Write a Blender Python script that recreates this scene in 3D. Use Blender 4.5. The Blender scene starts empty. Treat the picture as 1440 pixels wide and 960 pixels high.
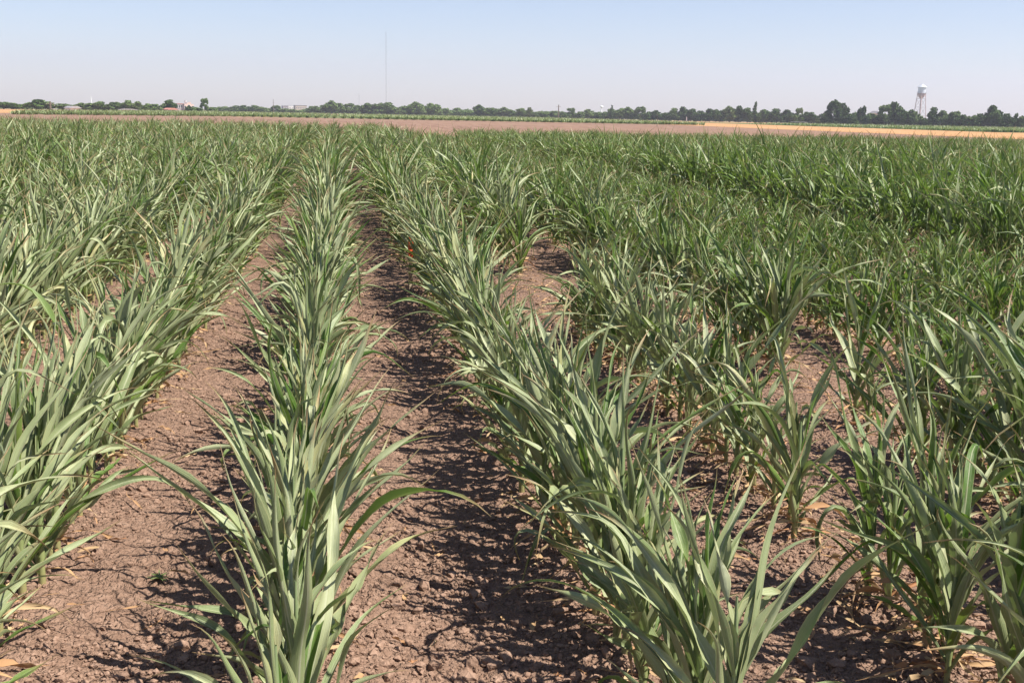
import bpy, bmesh, math, numpy as np
from mathutils import Vector, Matrix
R = math.radians
scene = bpy.context.scene
col = scene.collection
rng = np.random.default_rng(7)

# ------------------------------------------------------------------ camera
F, H = 1600.0, 1.6
YAW, PITCH, ROLL = R(8.9), math.atan(319/1600), R(1.12)
cam = bpy.data.cameras.new('camera'); co = bpy.data.objects.new('camera', cam); col.objects.link(co)
Mc = Matrix.Rotation(-YAW, 4, 'Z') @ Matrix.Rotation(math.pi/2-PITCH, 4, 'X') @ Matrix.Rotation(ROLL, 4, 'Z')
co.matrix_world = Matrix.Translation((0, 0, H)) @ Mc
cam.lens = 40; cam.sensor_width = 36; cam.sensor_fit = 'HORIZONTAL'
cam.clip_start = 0.05; cam.clip_end = 20000
scene.camera = co
M3 = np.array(Mc.to_3x3())
def project(x, y, z):
    q = np.stack([x, y, z-H], -1) @ M3
    return 720+F*q[..., 0]/-q[..., 2], 480-F*q[..., 1]/-q[..., 2], -q[..., 2]
def at(px, D):                       # a bearing and a distance give a place on the ground
    yh = 161+(px-720)*math.tan(ROLL)
    d = M3 @ np.array([(px-720)/F, (480-yh)/F, -1.0]); k = D/math.hypot(d[0], d[1])
    return d[0]*k, d[1]*k
def height(px, ytop, D):             # height of a thing whose top shows at (px, ytop)
    d = M3 @ np.array([(px-720)/F, (480-ytop)/F, -1.0])
    return H + d[2]*D/math.hypot(d[0], d[1])
def width(n, D): return n*D/F*1.02

# ------------------------------------------------------------------ helpers
def tag(o, label=None, cat=None, group=None, kind=None):
    if label: o['label'] = label
    if cat: o['category'] = cat
    if group: o['group'] = group
    if kind: o['kind'] = kind
    return o
def mesh_np(name, V, Q, data=None, mats=(), matidx=None, flat=False):
    me = bpy.data.meshes.new(name)
    V = np.ascontiguousarray(V, dtype=np.float32).reshape(-1, 3); Q = np.ascontiguousarray(Q, dtype=np.int32)
    n, k = Q.shape
    me.vertices.add(len(V)); me.vertices.foreach_set('co', V.ravel())
    me.loops.add(n*k); me.loops.foreach_set('vertex_index', Q.ravel())
    me.polygons.add(n); me.polygons.foreach_set('loop_start', np.arange(0, n*k, k, dtype=np.int32))
    if matidx is not None: me.polygons.foreach_set('material_index', np.ascontiguousarray(matidx, dtype=np.int32))
    if data is not None:
        a = me.attributes.new('leafdata', 'FLOAT_COLOR', 'POINT'); a.data.foreach_set('color', np.ascontiguousarray(data, dtype=np.float32).ravel())
    for m in mats: me.materials.append(m)
    me.update(calc_edges=True)
    if flat:
        a = me.attributes.new('sharp_face', 'BOOLEAN', 'FACE'); a.data.foreach_set('value', np.ones(n, dtype=bool))
    return me
def link(name, me, parent=None, loc=None):
    o = bpy.data.objects.new(name, me); col.objects.link(o)
    if parent is not None: o.parent = parent
    if loc is not None: o.location = loc
    return o
def empty(name, loc, rz=0.0):
    o = bpy.data.objects.new(name, None); col.objects.link(o); o.empty_display_size = 0.2
    o.location = loc; o.rotation_euler = (0, 0, rz); return o
class MB:
    def __init__(s): s.bm = bmesh.new()
    def box(s, a, b):
        r = bmesh.ops.create_cube(s.bm, size=1)['verts']
        for v in r: v.co = Vector([(a[i]+b[i])/2+v.co[i]*(b[i]-a[i]) for i in range(3)])
        return s
    def cyl(s, p, q, r1, r2=None, n=12, caps=True):
        p = Vector(p); q = Vector(q); d = q-p; r2 = r1 if r2 is None else r2
        v = bmesh.ops.create_cone(s.bm, cap_ends=caps, segments=n, radius1=r1, radius2=max(r2, 1e-4), depth=d.length)['verts']
        m = Matrix.Translation((p+q)/2) @ d.to_track_quat('Z', 'Y').to_matrix().to_4x4()
        bmesh.ops.transform(s.bm, matrix=m, verts=v); return s
    def lathe(s, prof, n=28, c=(0, 0)):
        rings = [[s.bm.verts.new((c[0]+r*math.cos(2*math.pi*i/n), c[1]+r*math.sin(2*math.pi*i/n), z)) for i in range(n)] for r, z in prof]
        for a, b in zip(rings, rings[1:]):
            for i in range(n): s.bm.faces.new((a[i], a[(i+1) % n], b[(i+1) % n], b[i]))
        return s
    def prism(s, pts, y0, y1):       # polygon in xz pulled along y
        a = [s.bm.verts.new((x, y0, z)) for x, z in pts]; b = [s.bm.verts.new((x, y1, z)) for x, z in pts]
        s.bm.faces.new(a); s.bm.faces.new(b[::-1])
        for i in range(len(a)): s.bm.faces.new((a[i], b[i], b[(i+1) % len(a)], a[(i+1) % len(a)]))
        return s
    def build(s, name, mat, parent=None, loc=None, flat=True):
        bmesh.ops.recalc_face_normals(s.bm, faces=s.bm.faces[:])
        me = bpy.data.meshes.new(name); s.bm.to_mesh(me); s.bm.free(); me.materials.append(mat)
        if flat:
            a = me.attributes.new('sharp_face', 'BOOLEAN', 'FACE'); a.data.foreach_set('value', np.ones(len(me.polygons), dtype=bool))
        return link(name, me, parent, loc)
# value noise
def _hash(ix, iy, seed):
    h = (ix.astype(np.int64)*374761393 + iy.astype(np.int64)*668265263 + seed*974634777) & 0xffffffff
    h = ((h ^ (h >> 13))*1274126177) & 0xffffffff
    return ((h ^ (h >> 16)) & 0xffff)/65535.0
def vn(x, y, seed=0):
    ix = np.floor(x); iy = np.floor(y); fx = x-ix; fy = y-iy
    fx = fx*fx*(3-2*fx); fy = fy*fy*(3-2*fy)
    a = _hash(ix, iy, seed); b = _hash(ix+1, iy, seed); c = _hash(ix, iy+1, seed); d = _hash(ix+1, iy+1, seed)
    return (a*(1-fx)+b*fx)*(1-fy)+(c*(1-fx)+d*fx)*fy*1.0
def cell(x, y, seed=0):              # distance to nearest feature point
    ix = np.floor(x); iy = np.floor(y); best = np.full(np.shape(x), 9.0)
    for dx in (-1, 0, 1):
        for dy in (-1, 0, 1):
            cx = ix+dx; cy = iy+dy
            px = cx+_hash(cx, cy, seed); py = cy+_hash(cx, cy, seed+5)
            best = np.minimum(best, (px-x)**2+(py-y)**2)
    return np.sqrt(best)

# ------------------------------------------------------------------ materials
def newmat(name):
    m = bpy.data.materials.new(name); m.use_nodes = True
    nt = m.node_tree; b = nt.nodes['Principled BSDF']; return m, nt, b
def N(nt, t, **kw):
    n = nt.nodes.new(t)
    for k, v in kw.items(): setattr(n, k, v)
    return n
def ramp(nt, fac, stops):
    r = N(nt, 'ShaderNodeValToRGB'); e = r.color_ramp.elements
    while len(e) > 1: e.remove(e[-1])
    e[0].position = stops[0][0]; e[0].color = (*stops[0][1], 1)
    for p, c in stops[1:]: q = e.new(p); q.color = (*c, 1)
    nt.links.new(fac, r.inputs[0]); return r.outputs[0]
def math_(nt, op, a, b=None, clamp=False):
    m = N(nt, 'ShaderNodeMath', operation=op, use_clamp=clamp)
    for i, v in enumerate((a, b)):
        if v is None: continue
        if isinstance(v, (int, float)): m.inputs[i].default_value = v
        else: nt.links.new(v, m.inputs[i])
    return m.outputs[0]
def mix(nt, f, a, b):
    m = N(nt, 'ShaderNodeMix', data_type='RGBA')
    for sock, v in ((m.inputs[0], f), (m.inputs[6], a), (m.inputs[7], b)):
        if isinstance(v, tuple): sock.default_value = (*v, 1)
        elif isinstance(v, (int, float)): sock.default_value = v
        else: nt.links.new(v, sock)
    return m.outputs[2]
def noise(nt, scale, detail=4, rough=.55, vec=None):
    n = N(nt, 'ShaderNodeTexNoise'); n.inputs['Scale'].default_value = scale; n.inputs['Detail'].default_value = detail; n.inputs['Roughness'].default_value = rough
    if vec is not None: nt.links.new(vec, n.inputs['Vector'])
    return n.outputs[0]
def objvec(nt): return N(nt, 'ShaderNodeTexCoord').outputs['Object']

def plain(name, c, rough=.7, metal=0., var=.15, scale=2.0):
    m, nt, b = newmat(name)
    n = noise(nt, scale, 5, .6, objvec(nt))
    nt.links.new(ramp(nt, n, [(.3, tuple(v*(1-var) for v in c)), (.7, tuple(min(1, v*(1+var)) for v in c))]), b.inputs['Base Color'])
    b.inputs['Roughness'].default_value = rough; b.inputs['Metallic'].default_value = metal
    return m

def leaf_material(name, dry=False):
    m, nt, b = newmat(name)
    a = N(nt, 'ShaderNodeAttribute', attribute_name='leafdata'); sp = N(nt, 'ShaderNodeSeparateColor'); nt.links.new(a.outputs['Color'], sp.inputs[0])
    u, s, rnd = sp.outputs; tone = a.outputs['Alpha']
    au = math_(nt, 'ABSOLUTE', math_(nt, 'SUBTRACT', math_(nt, 'MULTIPLY', u, 2.0), 1.0))
    cv = N(nt, 'ShaderNodeCombineXYZ')
    nt.links.new(math_(nt, 'MULTIPLY', u, 26.0), cv.inputs[0]); nt.links.new(math_(nt, 'MULTIPLY', s, 2.2), cv.inputs[1]); nt.links.new(math_(nt, 'MULTIPLY', rnd, 70.0), cv.inputs[2])
    streak = noise(nt, 1.0, 3, .6, cv.outputs[0])
    geo = N(nt, 'ShaderNodeNewGeometry').outputs['Position']
    blot = noise(nt, 9.0, 3, .6, geo)
    if dry:
        c = ramp(nt, rnd, [(0, (.42, .22, .10)), (.35, (.46, .29, .14)), (.7, (.58, .44, .25)), (1, (.36, .15, .06))])
        c = mix(nt, math_(nt, 'MULTIPLY', streak, .6), c, (.24, .14, .075))
        nt.links.new(c, b.inputs['Base Color']); b.inputs['Roughness'].default_value = .8
    else:
        pale = ramp(nt, rnd, [(0, (.170, .215, .078)), (.3, (.245, .288, .128)), (.6, (.310, .342, .175)), (.9, (.370, .388, .215)), (1, (.40, .36, .15))])
        dark = ramp(nt, rnd, [(0, (.042, .112, .008)), (.4, (.066, .155, .010)), (.8, (.105, .205, .018)), (1, (.20, .27, .04))])
        c = mix(nt, tone, pale, dark)
        c = mix(nt, math_(nt, 'MULTIPLY', math_(nt, 'SUBTRACT', streak, .38, True), 1.7, True), c, mix(nt, tone, (.37, .39, .27), (.11, .175, .040)))
        # blotches of thinner bloom where greener tissue shows
        c = mix(nt, math_(nt, 'MULTIPLY', math_(nt, 'SUBTRACT', blot, .48, True), 2.2, True), c, mix(nt, tone, (.135, .180, .085), (.05, .11, .018)))
        # midrib, yellowish edge, brown tip
        rib = math_(nt, 'LESS_THAN', au, .11)
        c = mix(nt, math_(nt, 'MULTIPLY', rib, .7), c, (.40, .42, .27))
        spot = noise(nt, 55.0, 3, .7, geo)
        c = mix(nt, math_(nt, 'MULTIPLY', math_(nt, 'SUBTRACT', spot, .63, True), 6.0, True), c, (.33, .26, .14))
        edge = math_(nt, 'MULTIPLY', math_(nt, 'GREATER_THAN', au, .93), .45)
        c = mix(nt, edge, c, (.36, .33, .16))
        tip = math_(nt, 'MULTIPLY', math_(nt, 'SUBTRACT', math_(nt, 'ADD', s, math_(nt, 'MULTIPLY', rnd, .10)), .88, True), 8.0, True)
        c = mix(nt, tip, c, (.30, .20, .10))
        base = math_(nt, 'MULTIPLY', math_(nt, 'SUBTRACT', .10, s, True), 7.0, True)
        c = mix(nt, base, c, (.27, .31, .15))
        nt.links.new(c, b.inputs['Base Color'])
        b.inputs['Roughness'].default_value = .43; b.inputs['Specular IOR Level'].default_value = .45
        bp = N(nt, 'ShaderNodeBump'); bp.inputs['Strength'].default_value = .5; bp.inputs['Distance'].default_value = .005
        nt.links.new(streak, bp.inputs['Height']); nt.links.new(bp.outputs[0], b.inputs['Normal'])
    tr = N(nt, 'ShaderNodeBsdfTranslucent'); ms = N(nt, 'ShaderNodeMixShader'); ms.inputs[0].default_value = .17
    if not dry: nt.links.new(math_(nt, 'ADD', .13, math_(nt, 'MULTIPLY', tone, .20)), ms.inputs[0])
    hs = mix(nt, .5, c, (.17, .30, .02) if not dry else (.3, .2, .1)); nt.links.new(hs, tr.inputs[0])
    nt.links.new(b.outputs[0], ms.inputs[1]); nt.links.new(tr.outputs[0], ms.inputs[2])
    nt.links.new(ms.outputs[0], nt.nodes['Material Output'].inputs[0])
    return m
M_leaf = leaf_material('corn_leaf'); M_dry = leaf_material('dry_leaf', True)
m, nt, b = newmat('stalk')
a = N(nt, 'ShaderNodeAttribute', attribute_name='leafdata'); sp = N(nt, 'ShaderNodeSeparateColor'); nt.links.new(a.outputs['Color'], sp.inputs[0])
c = ramp(nt, sp.outputs[1], [(0, (.30, .24, .11)), (.15, (.26, .30, .12)), (.6, (.19, .25, .11)), (1, (.16, .21, .10))])
c = mix(nt, math_(nt, 'MULTIPLY', noise(nt, 60, 3, .6, objvec(nt)), .5), c, (.12, .16, .06))
nt.links.new(c, b.inputs['Base Color']); b.inputs['Roughness'].default_value = .5
M_stalk = m

def soil_material(name, c0, c1, c2, bumpd=.02, sc=1.0):
    m, nt, b = newmat(name)
    g = N(nt, 'ShaderNodeNewGeometry').outputs['Position']
    n1 = noise(nt, 1.3*sc, 6, .6, g); n2 = noise(nt, 22*sc, 6, .65, g); n3 = noise(nt, 120*sc, 4, .6, g)
    c = ramp(nt, n2, [(.28, c0), (.5, c1), (.74, c2)])
    c = mix(nt, math_(nt, 'MULTIPLY', math_(nt, 'SUBTRACT', n1, .42, True), 1.6, True), c, tuple(v*.74 for v in c1))
    c = mix(nt, math_(nt, 'MULTIPLY', math_(nt, 'SUBTRACT', n3, .55, True), 2.5, True), c, tuple(min(1, v*1.35) for v in c2))
    nt.links.new(c, b.inputs['Base Color']); b.inputs['Roughness'].default_value = .95; b.inputs['Specular IOR Level'].default_value = .15
    wv = N(nt, 'ShaderNodeVectorMath', operation='ADD'); wn = N(nt, 'ShaderNodeTexNoise'); wn.inputs['Scale'].default_value = 40; nt.links.new(g, wn.inputs['Vector'])
    ws = N(nt, 'ShaderNodeVectorMath', operation='SCALE'); ws.inputs['Scale'].default_value = .02; nt.links.new(wn.outputs['Color'], ws.inputs[0]); nt.links.new(g, wv.inputs[0]); nt.links.new(ws.outputs[0], wv.inputs[1])
    def vor(scale):
        v = N(nt, 'ShaderNodeTexVoronoi'); v.inputs['Scale'].default_value = scale; nt.links.new(wv.outputs[0], v.inputs['Vector']); return math_(nt, 'SUBTRACT', 1.0, v.outputs['Distance']), v.outputs['Color']
    v1, k1 = vor(48); v2, k2 = vor(110)
    c = mix(nt, .22, c, mix(nt, k1, tuple(v*.75 for v in c0), tuple(min(1, v*1.1) for v in c2))); nt.links.new(c, b.inputs['Base Color'])
    h = math_(nt, 'ADD', math_(nt, 'MULTIPLY', v1, .8), math_(nt, 'ADD', math_(nt, 'MULTIPLY', v2, .35), math_(nt, 'MULTIPLY', n3, .35)))
    bp = N(nt, 'ShaderNodeBump'); bp.inputs['Strength'].default_value = 1.0; bp.inputs['Distance'].default_value = bumpd
    nt.links.new(h, bp.inputs['Height']); nt.links.new(bp.outputs[0], b.inputs['Normal'])
    return m
M_soil = soil_material('soil', (.135, .082, .057), (.228, .143, .102), (.320, .215, .160), .022)
M_clod = soil_material('soil_clod', (.140, .086, .060), (.240, .152, .110), (.345, .235, .176), .006)

def field_material(name, stops, sx, sy, blotch, bump=.0):
    m, nt, b = newmat(name)
    g = N(nt, 'ShaderNodeNewGeometry').outputs['Position']
    mp = N(nt, 'ShaderNodeMapping'); mp.inputs['Scale'].default_value = (sx, sy, 1); nt.links.new(g, mp.inputs[0])
    n1 = noise(nt, 1.0, 6, .65, mp.outputs[0]); n2 = noise(nt, .03, 4, .6, g); n3 = noise(nt, 3.0, 4, .7, g)
    c = ramp(nt, n1, stops)
    c = mix(nt, math_(nt, 'MULTIPLY', math_(nt, 'SUBTRACT', n2, .45, True), 3.0, True), c, blotch)
    c = mix(nt, math_(nt, 'MULTIPLY', n3, .35), c, tuple(v*.6 for v in stops[0][1]))
    nt.links.new(c, b.inputs['Base Color']); b.inputs['Roughness'].default_value = .95; b.inputs['Specular IOR Level'].default_value = .1
    return m

# ------------------------------------------------------------------ ground
def gz_low(x, y):
    fade = np.clip((90-np.hypot(x, y))/25, 0, 1)
    z = .022*np.cos(2*math.pi*(x+.12)/.95)
    z = z + .030*(vn(x*1.7, y*1.1, 3)-.5) + .02*(vn(x*4.3, y*3.7, 4)-.5)
    return z*fade
def gz(x, y):
    d = np.hypot(x, y); z = gz_low(x, y)
    near = np.clip((24-d)/12, 0, 1)
    furrow = .5-.5*np.cos(2*math.pi*(x+.12)/.95)           # 1 in the middle between rows
    rough = .45+1.1*vn(x*1.1, y*.8, 9)
    wx = x+.02*(vn(x*12, y*12, 60)-.5); wy = y+.02*(vn(x*12, y*12, 61)-.5)
    big = np.clip(.5-cell(wx*9, wy*9, 11), 0, 1)**.7*(_hash(np.floor(x*6), np.floor(y*6), 71) > .5)
    cl = np.sqrt(np.clip(.5-cell(wx*19, wy*19, 12), 0, 1)); cl2 = np.sqrt(np.clip(.5-cell(wx*38, wy*38, 21), 0, 1))
    z = z + near*rough*(.014*vn(x*5, y*5, 30)*big + .019*cl*vn(x*8, y*8, 62) + .0075*cl2 + .010*(vn(x*7, y*7, 31)-.5))
    # shallow wheel lug prints pressed into the middle furrow
    xf = x-.37; lug = np.exp(-(xf/.13)**2)*(.5+.5*np.sin(y*2*math.pi/.16+np.abs(xf)*9))
    z = z - near*.010*lug*(vn(x*.7, y*1.3, 41) > .35)
    return z
def axis(a, b, step, lo, hi, g=1.07):
    mid = list(np.arange(a, b, step)); up = [mid[-1]]; s = step
    while up[-1] < hi: s *= g; up.append(up[-1]+s)
    dn = [mid[0]]; s = step
    while dn[-1] > lo: s *= g; dn.append(dn[-1]-s)
    return np.array(dn[:0:-1]+mid+up[1:])
gx = axis(-3.2, 5.6, .0125, -3000, 3000, 1.05); gy = axis(2.4, 8.0, .0135, -200, 3200, 1.028)
X, Y = np.meshgrid(gx, gy); Z = gz(X, Y)
ny, nx = X.shape; idx = np.arange(nx*ny).reshape(ny, nx)
Q = np.stack([idx[:-1, :-1], idx[:-1, 1:], idx[1:, 1:], idx[1:, :-1]], -1).reshape(-1, 4)
g = link('ground', mesh_np('ground', np.stack([X, Y, Z], -1), Q, mats=[M_soil])); tag(g, kind='structure')

def sheet(name, x0, x1, y0, y1, z, mat):
    me = mesh_np(name, np.array([[x0, y0, z], [x1, y0, z], [x1, y1, z], [x0, y1, z]]), np.array([[0, 1, 2, 3]]), mats=[mat])
    return tag(link(name, me), kind='structure')
M_till = field_material('tilled_earth', [(.3, (.145, .085, .060)), (.5, (.220, .135, .098)), (.7, (.31, .21, .150))], .9, .10, (.27, .175, .115))
M_tan = field_material('wheat_stubble', [(.3, (.33, .170, .078)), (.5, (.43, .235, .108)), (.7, (.52, .325, .165))], .5, .04, (.42, .26, .13))
M_verge = field_material('dry_grass', [(.3, (.28, .19, .10)), (.6, (.36, .27, .16)), (.8, (.42, .34, .22))], .1, .03, (.20, .17, .09))
M_gfield = field_material('green_field_floor', [(.3, (.08, .11, .035)), (.7, (.13, .16, .06))], .3, .05, (.16, .15, .08))
M_pasture = field_material('pasture', [(.3, (.14, .14, .07)), (.7, (.22, .20, .11))], .02, .01, (.12, .14, .06))
sheet('tilled_field', -300, 300, 78, 249, .012, M_till)
sheet('pasture', -2500, 2500, 248, 3000, .008, M_pasture)
sheet('dry_grass_verge', -500, 500, 250, 620, .02, M_verge)
sheet('stubble_field', 73, 300, 98, 470, .03, M_tan)
sheet('far_stubble_field', -300, -62, 178, 420, .03, M_tan)
sheet('green_field', -60, 84, 262, 470, .04, M_gfield)
sheet('far_green_field', 122, 320, 200, 420, .045, M_gfield)

# soil clods: nobody could count them
def clods(n, smin, smax, yr, sub, seed):
    r = np.random.default_rng(seed)
    bm = bmesh.new(); bmesh.ops.create_icosphere(bm, subdivisions=sub, radius=1)
    v0 = np.array([v.co[:] for v in bm.verts]); f0 = np.array([[v.index for v in f.verts] for f in bm.faces]); bm.free()
    y = yr[0]+(yr[1]-yr[0])*r.random(n)**1.5
    x = (-.35*y-.9)+(1.05*y+2.2)*r.random(n)
    patch = vn(x*1.6, y*1.6, 77) + .5*vn(x*5, y*5, 78)
    k = patch > .42+.4*r.random(n); x, y = x[k], y[k]; n = len(x)
    s = smin+(smax-smin)*r.random(n)**3.2
    sc = s[:, None]*(.65+.6*r.random((n, 3))); sc[:, 2] *= .8
    V = np.broadcast_to(v0, (n, *v0.shape)).copy()
    V *= 1+.62*(r.random((n, len(v0)))[..., None]-.5)
    V *= sc[:, None]
    a = r.random(n)*6.283; ca, sa = np.cos(a)[:, None], np.sin(a)[:, None]
    V[..., 0], V[..., 1] = V[..., 0]*ca-V[..., 1]*sa, V[..., 0]*sa+V[..., 1]*ca
    V[..., 0] += x[:, None]; V[..., 1] += y[:, None]; V[..., 2] += (gz(x, y)+s*.22)[:, None]
    Fc = f0[None]+(np.arange(n)*len(v0))[:, None, None]
    return V.reshape(-1, 3), Fc.reshape(-1, 3)
va, fa = clods(90000, .003, .013, (2.4, 9.5), 1, 1); vb, fb = clods(9000, .008, .030, (2.4, 13), 1, 2)
o = link('soil_clods', mesh_np('soil_clods', np.concatenate([va, vb]), np.concatenate([fa, fb+len(va)]), mats=[M_clod], flat=True))
tag(o, 'loose crumbly brown soil clods scattered between the corn rows', 'soil', kind='stuff')

# ------------------------------------------------------------------ corn
def leaves(P, az, a0, a1, L, W, fold, curl, twist, wind, wav, rnd, tone, S, C, pw=1.5):
    """ribbons with a V fold: all arguments are flat arrays of length n"""
    n = len(az); s = np.linspace(0, 1, S+1)[None]
    e = lambda v: v[:, None]
    ph = e(rnd*40); kk = e(np.mod(rnd*173.3, 1)); kp = .42+.35*e(np.mod(rnd*57.7, 1))
    kink = np.where(kk < .13, R(35)+R(90)*kk/.13, 0)*np.clip((s-kp)*7, 0, 1)
    al = e(a0)+e(a1-a0)*s**pw+R(12)*np.sin(8*s+ph)*s+kink; azz = e(az)+e(curl)*s+.27*np.sin(8*s+ph*1.7)*s
    d = np.stack([np.sin(al)*np.cos(azz), np.sin(al)*np.sin(azz), np.cos(al)], -1)
    d[..., 1] += e(wind)*s*(1.1-.3*s); d /= np.linalg.norm(d, axis=-1, keepdims=True)
    ds = e(L)/S
    pos = np.zeros((n, S+1, 3)); pos[:, 1:] = np.cumsum((d[:, :-1]+d[:, 1:])/2*ds[..., None], 1); pos += P[:, None]
    pos[..., 2] = np.maximum(pos[..., 2], .015)
    sd = np.stack([-np.sin(azz), np.cos(azz), 0*azz], -1)
    sd -= (sd*d).sum(-1, keepdims=True)*d; sd /= np.linalg.norm(sd, axis=-1, keepdims=True)+1e-9
    nr = np.cross(d, sd)
    tw = e(twist)*s; ct, st = np.cos(tw)[..., None], np.sin(tw)[..., None]
    sd, nr = sd*ct+nr*st, nr*ct-sd*st
    w = e(W)/2*np.minimum(1, .5+2.4*s)*np.maximum(1-s, 0)**.85*1.18*(1+.20*np.sin(13*s+ph*2.3)*(s*(1-s)*4)) + .0005
    t = np.linspace(-1, 1, C+1)
    f = np.minimum(e(fold)*(.75+.65*s), R(62))
    V = np.zeros((n, S+1, C+1, 3)); D = np.zeros((n, S+1, C+1, 4))
    for j, tt in enumerate(t):
        a_ = abs(tt); f1 = f*.55; f2 = f*1.35
        if a_ <= .5: ox = a_*np.cos(f1); oz = a_*np.sin(f1)
        else: ox = .5*np.cos(f1)+(a_-.5)*np.cos(f2); oz = .5*np.sin(f1)+(a_-.5)*np.sin(f2)
        wv = e(wav)*a_*a_*np.sin(s*e(9+8*rnd)+ph+tt*1.3)*np.sin(math.pi*np.clip(s*1.05, 0, 1))
        V[:, :, j] = pos + sd*(np.sign(tt)*w*ox)[..., None] + nr*(w*oz+wv)[..., None]
        D[:, :, j, 0] = (tt+1)/2
    D[..., 1] = s[..., None]; D[..., 2] = rnd[:, None, None]; D[..., 3] = tone[:, None, None]
    return V, D
def ribbon_quads(S, C):
    i = np.arange((S+1)*(C+1)).reshape(S+1, C+1)
    return np.stack([i[:-1, :-1], i[:-1, 1:], i[1:, 1:], i[1:, :-1]], -1).reshape(-1, 4)
def plant_params(h, tone, wind, mess, n, r, wide=1.0):
    P = len(h); q = np.linspace(0, 1, n)[None]; U = lambda: r.random((P, n))
    hh = h[:, None]
    z0 = hh*(.035+.45*q**.95)+.01*(U()-.5)
    az = r.random((P, 1))*6.283+np.arange(n)[None]*math.pi+(U()-.5)*1.5
    az = az + np.where(U() < .18, (U()-.5)*2.5, 0)
    a0 = R(34)*(1-q)+R(7)*q+R(16)*(U()-.5)
    a1 = a0+R(36)*(1-q)+R(10)*q+R(50)*(U()-.40)+R(30)*mess[:, None]*(U()**.7)*(1-.75*q)
    flop = (U() < .12+.08*mess[:, None]) & (q < .85) & (q > .1); a1 = np.where(flop, a0+R(75)+R(70)*U(), a1)
    L = hh*(.50+.42*np.sin(math.pi*np.clip(q*.85+.12, 0, 1)))*(.56+.46*U())*(1+.18*np.clip(mess[:, None]-.45, 0, 1.1))
    W = (.021+.024*np.sin(math.pi*np.clip(q*.8+.15, 0, 1)))*(.7+.6*U())*wide*np.minimum(1.15, hh/.75)
    fold = R(22)+R(48)*U()
    curl = (U()-.5)*1.5; twist = (U()-.5)*3.6
    wd = wind[:, None]*(.35+.9*U())
    wav = .005+.013*U()**1.5
    rnd = U(); tn = np.where(U() < tone[:, None]*1.15-.03, .72+.28*U(), .28*U()+.12*tone[:, None])
    z0 = np.broadcast_to(z0, (P, n)); 
    lean = wind[:, None]*.10*z0
    p = np.stack([0*z0, lean, z0], -1)
    fl = lambda v: np.broadcast_to(v, (P, n)).reshape(-1)
    return p.reshape(-1, 3), fl(az), fl(a0), fl(a1), fl(L), fl(W), fl(fold), fl(curl), fl(twist), fl(wd), fl(wav), fl(rnd), fl(tn)
def stalks(h, wind, sides, r, rad=.0105):
    zs = np.array([-.03, .0, .10, .115, .22, .235, .36, .52, .68]); rr = np.array([1.15, 1.15, .95, 1.2, .9, 1.1, .95, .75, .32])
    P = len(h); th = np.arange(sides)/sides*2*math.pi
    V = np.zeros((P, len(zs), sides, 3)); D = np.zeros((P, len(zs), sides, 4))
    ra = rad*(.75+.5*r.random(P))
    for k in range(len(zs)):
        z = zs[k]*h if k > 0 else np.full(P, -.03)
        V[:, k, :, 0] = ra[:, None]*rr[k]*np.cos(th); V[:, k, :, 1] = ra[:, None]*rr[k]*np.sin(th)+(wind*.10*np.maximum(z, 0))[:, None]; V[:, k, :, 2] = z[:, None]
        D[:, k, :, 1] = zs[k]/.7
    i = np.arange(len(zs)*sides).reshape(len(zs), sides); j = np.roll(i, -1, 1)
    Qd = np.stack([i[:-1], j[:-1], j[1:], i[1:]], -1).reshape(-1, 4)
    return V, D, Qd

# where the plants stand: rows run along +y, 0.95 m apart
px, py, pk = [], [], []
for k in range(-60, 62):
    x0 = -.12+.95*k+(.06 if k == -1 else 0)+(.50 if k >= 7 else 0)
    yend = 66.5 if k < 3 else (58 if k < 7 else 66)
    yend += 1.0*(rng.random()-.5)
    y = 2.05+rng.random()*.15
    while y < yend:
        sp = .130 if k < 2 else .118
        if k >= 2 and y < 7: sp = .125
        if k == 2 and y < 7: sp = .145
        y += sp*(.6+.8*rng.random())
        if k == 2 and 8.3 < y < 10.7: continue
        if k == 2 and 3.55 < y < 3.95: continue
        if k == 3 and 5.6 < y < 6.5: continue
        if k >= 2 and y < 14 and rng.random() < .05: continue
        if k < 2 and rng.random() < .03: continue
        if y > 5 and rng.random() < .018: y += .35*rng.random()+.1
        px.append(x0+rng.normal()*.022); py.append(y); pk.append(k)
px, py, pk = map(np.array, (px, py, pk))
n = len(px)
tone = np.full(n, .13)+.25*(vn(px*.5, py*.25, 50)-.4)
d_ = np.hypot(px, py)
tone += np.clip((py-5)/14, 0, 1)*.44
tone += np.where(pk >= 3, .22, 0)*np.clip((py-2)/5, 0, 1)
tone += np.where(pk >= 7, .22, 0)
tone += np.where((pk >= 4) & (pk < 7) & (py > 5), .38, 0)
tone = np.clip(tone*.9, .04, .72)
hgt = .84*(.78+.40*vn(px*.9, py*1.1, 51))*(.84+.32*rng.random(n))
hgt *= np.where(pk >= 7, 1.32-.46*np.clip((py-18)/35, 0, 1), 1.0)*np.where((pk >= 4) & (pk < 7) & (py > 5), .74, 1.0)*np.where((pk >= 2) & (py < 8), .9, 1)*np.where((pk == 6) & (py > 5), .88, 1)*np.where((pk == 2) & (py > 7.3) & (py < 11.6), .8, 1)
hgt *= np.where(rng.random(n) < .07, .68, 1)*np.where((pk >= 2) & (py < 3.9+.8*(pk-2)), 1.20, 1)
wind = np.where(pk < 2, .55, .22)*(.4+1.1*vn(px*.7, py*.5, 52))*np.clip(1.15-py/40, .5, 1)
hgt *= 1+.10*np.clip((py-8)/14, 0, 1)*np.clip((34-py)/12, 0, 1)*(pk < 7)
far_ = np.clip((py-6)/8, 0, 1)
mess = np.where(pk >= 2, .90, .22)+.85*far_+.5*(vn(px*1.3, py*1.1, 54)-.5)
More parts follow.
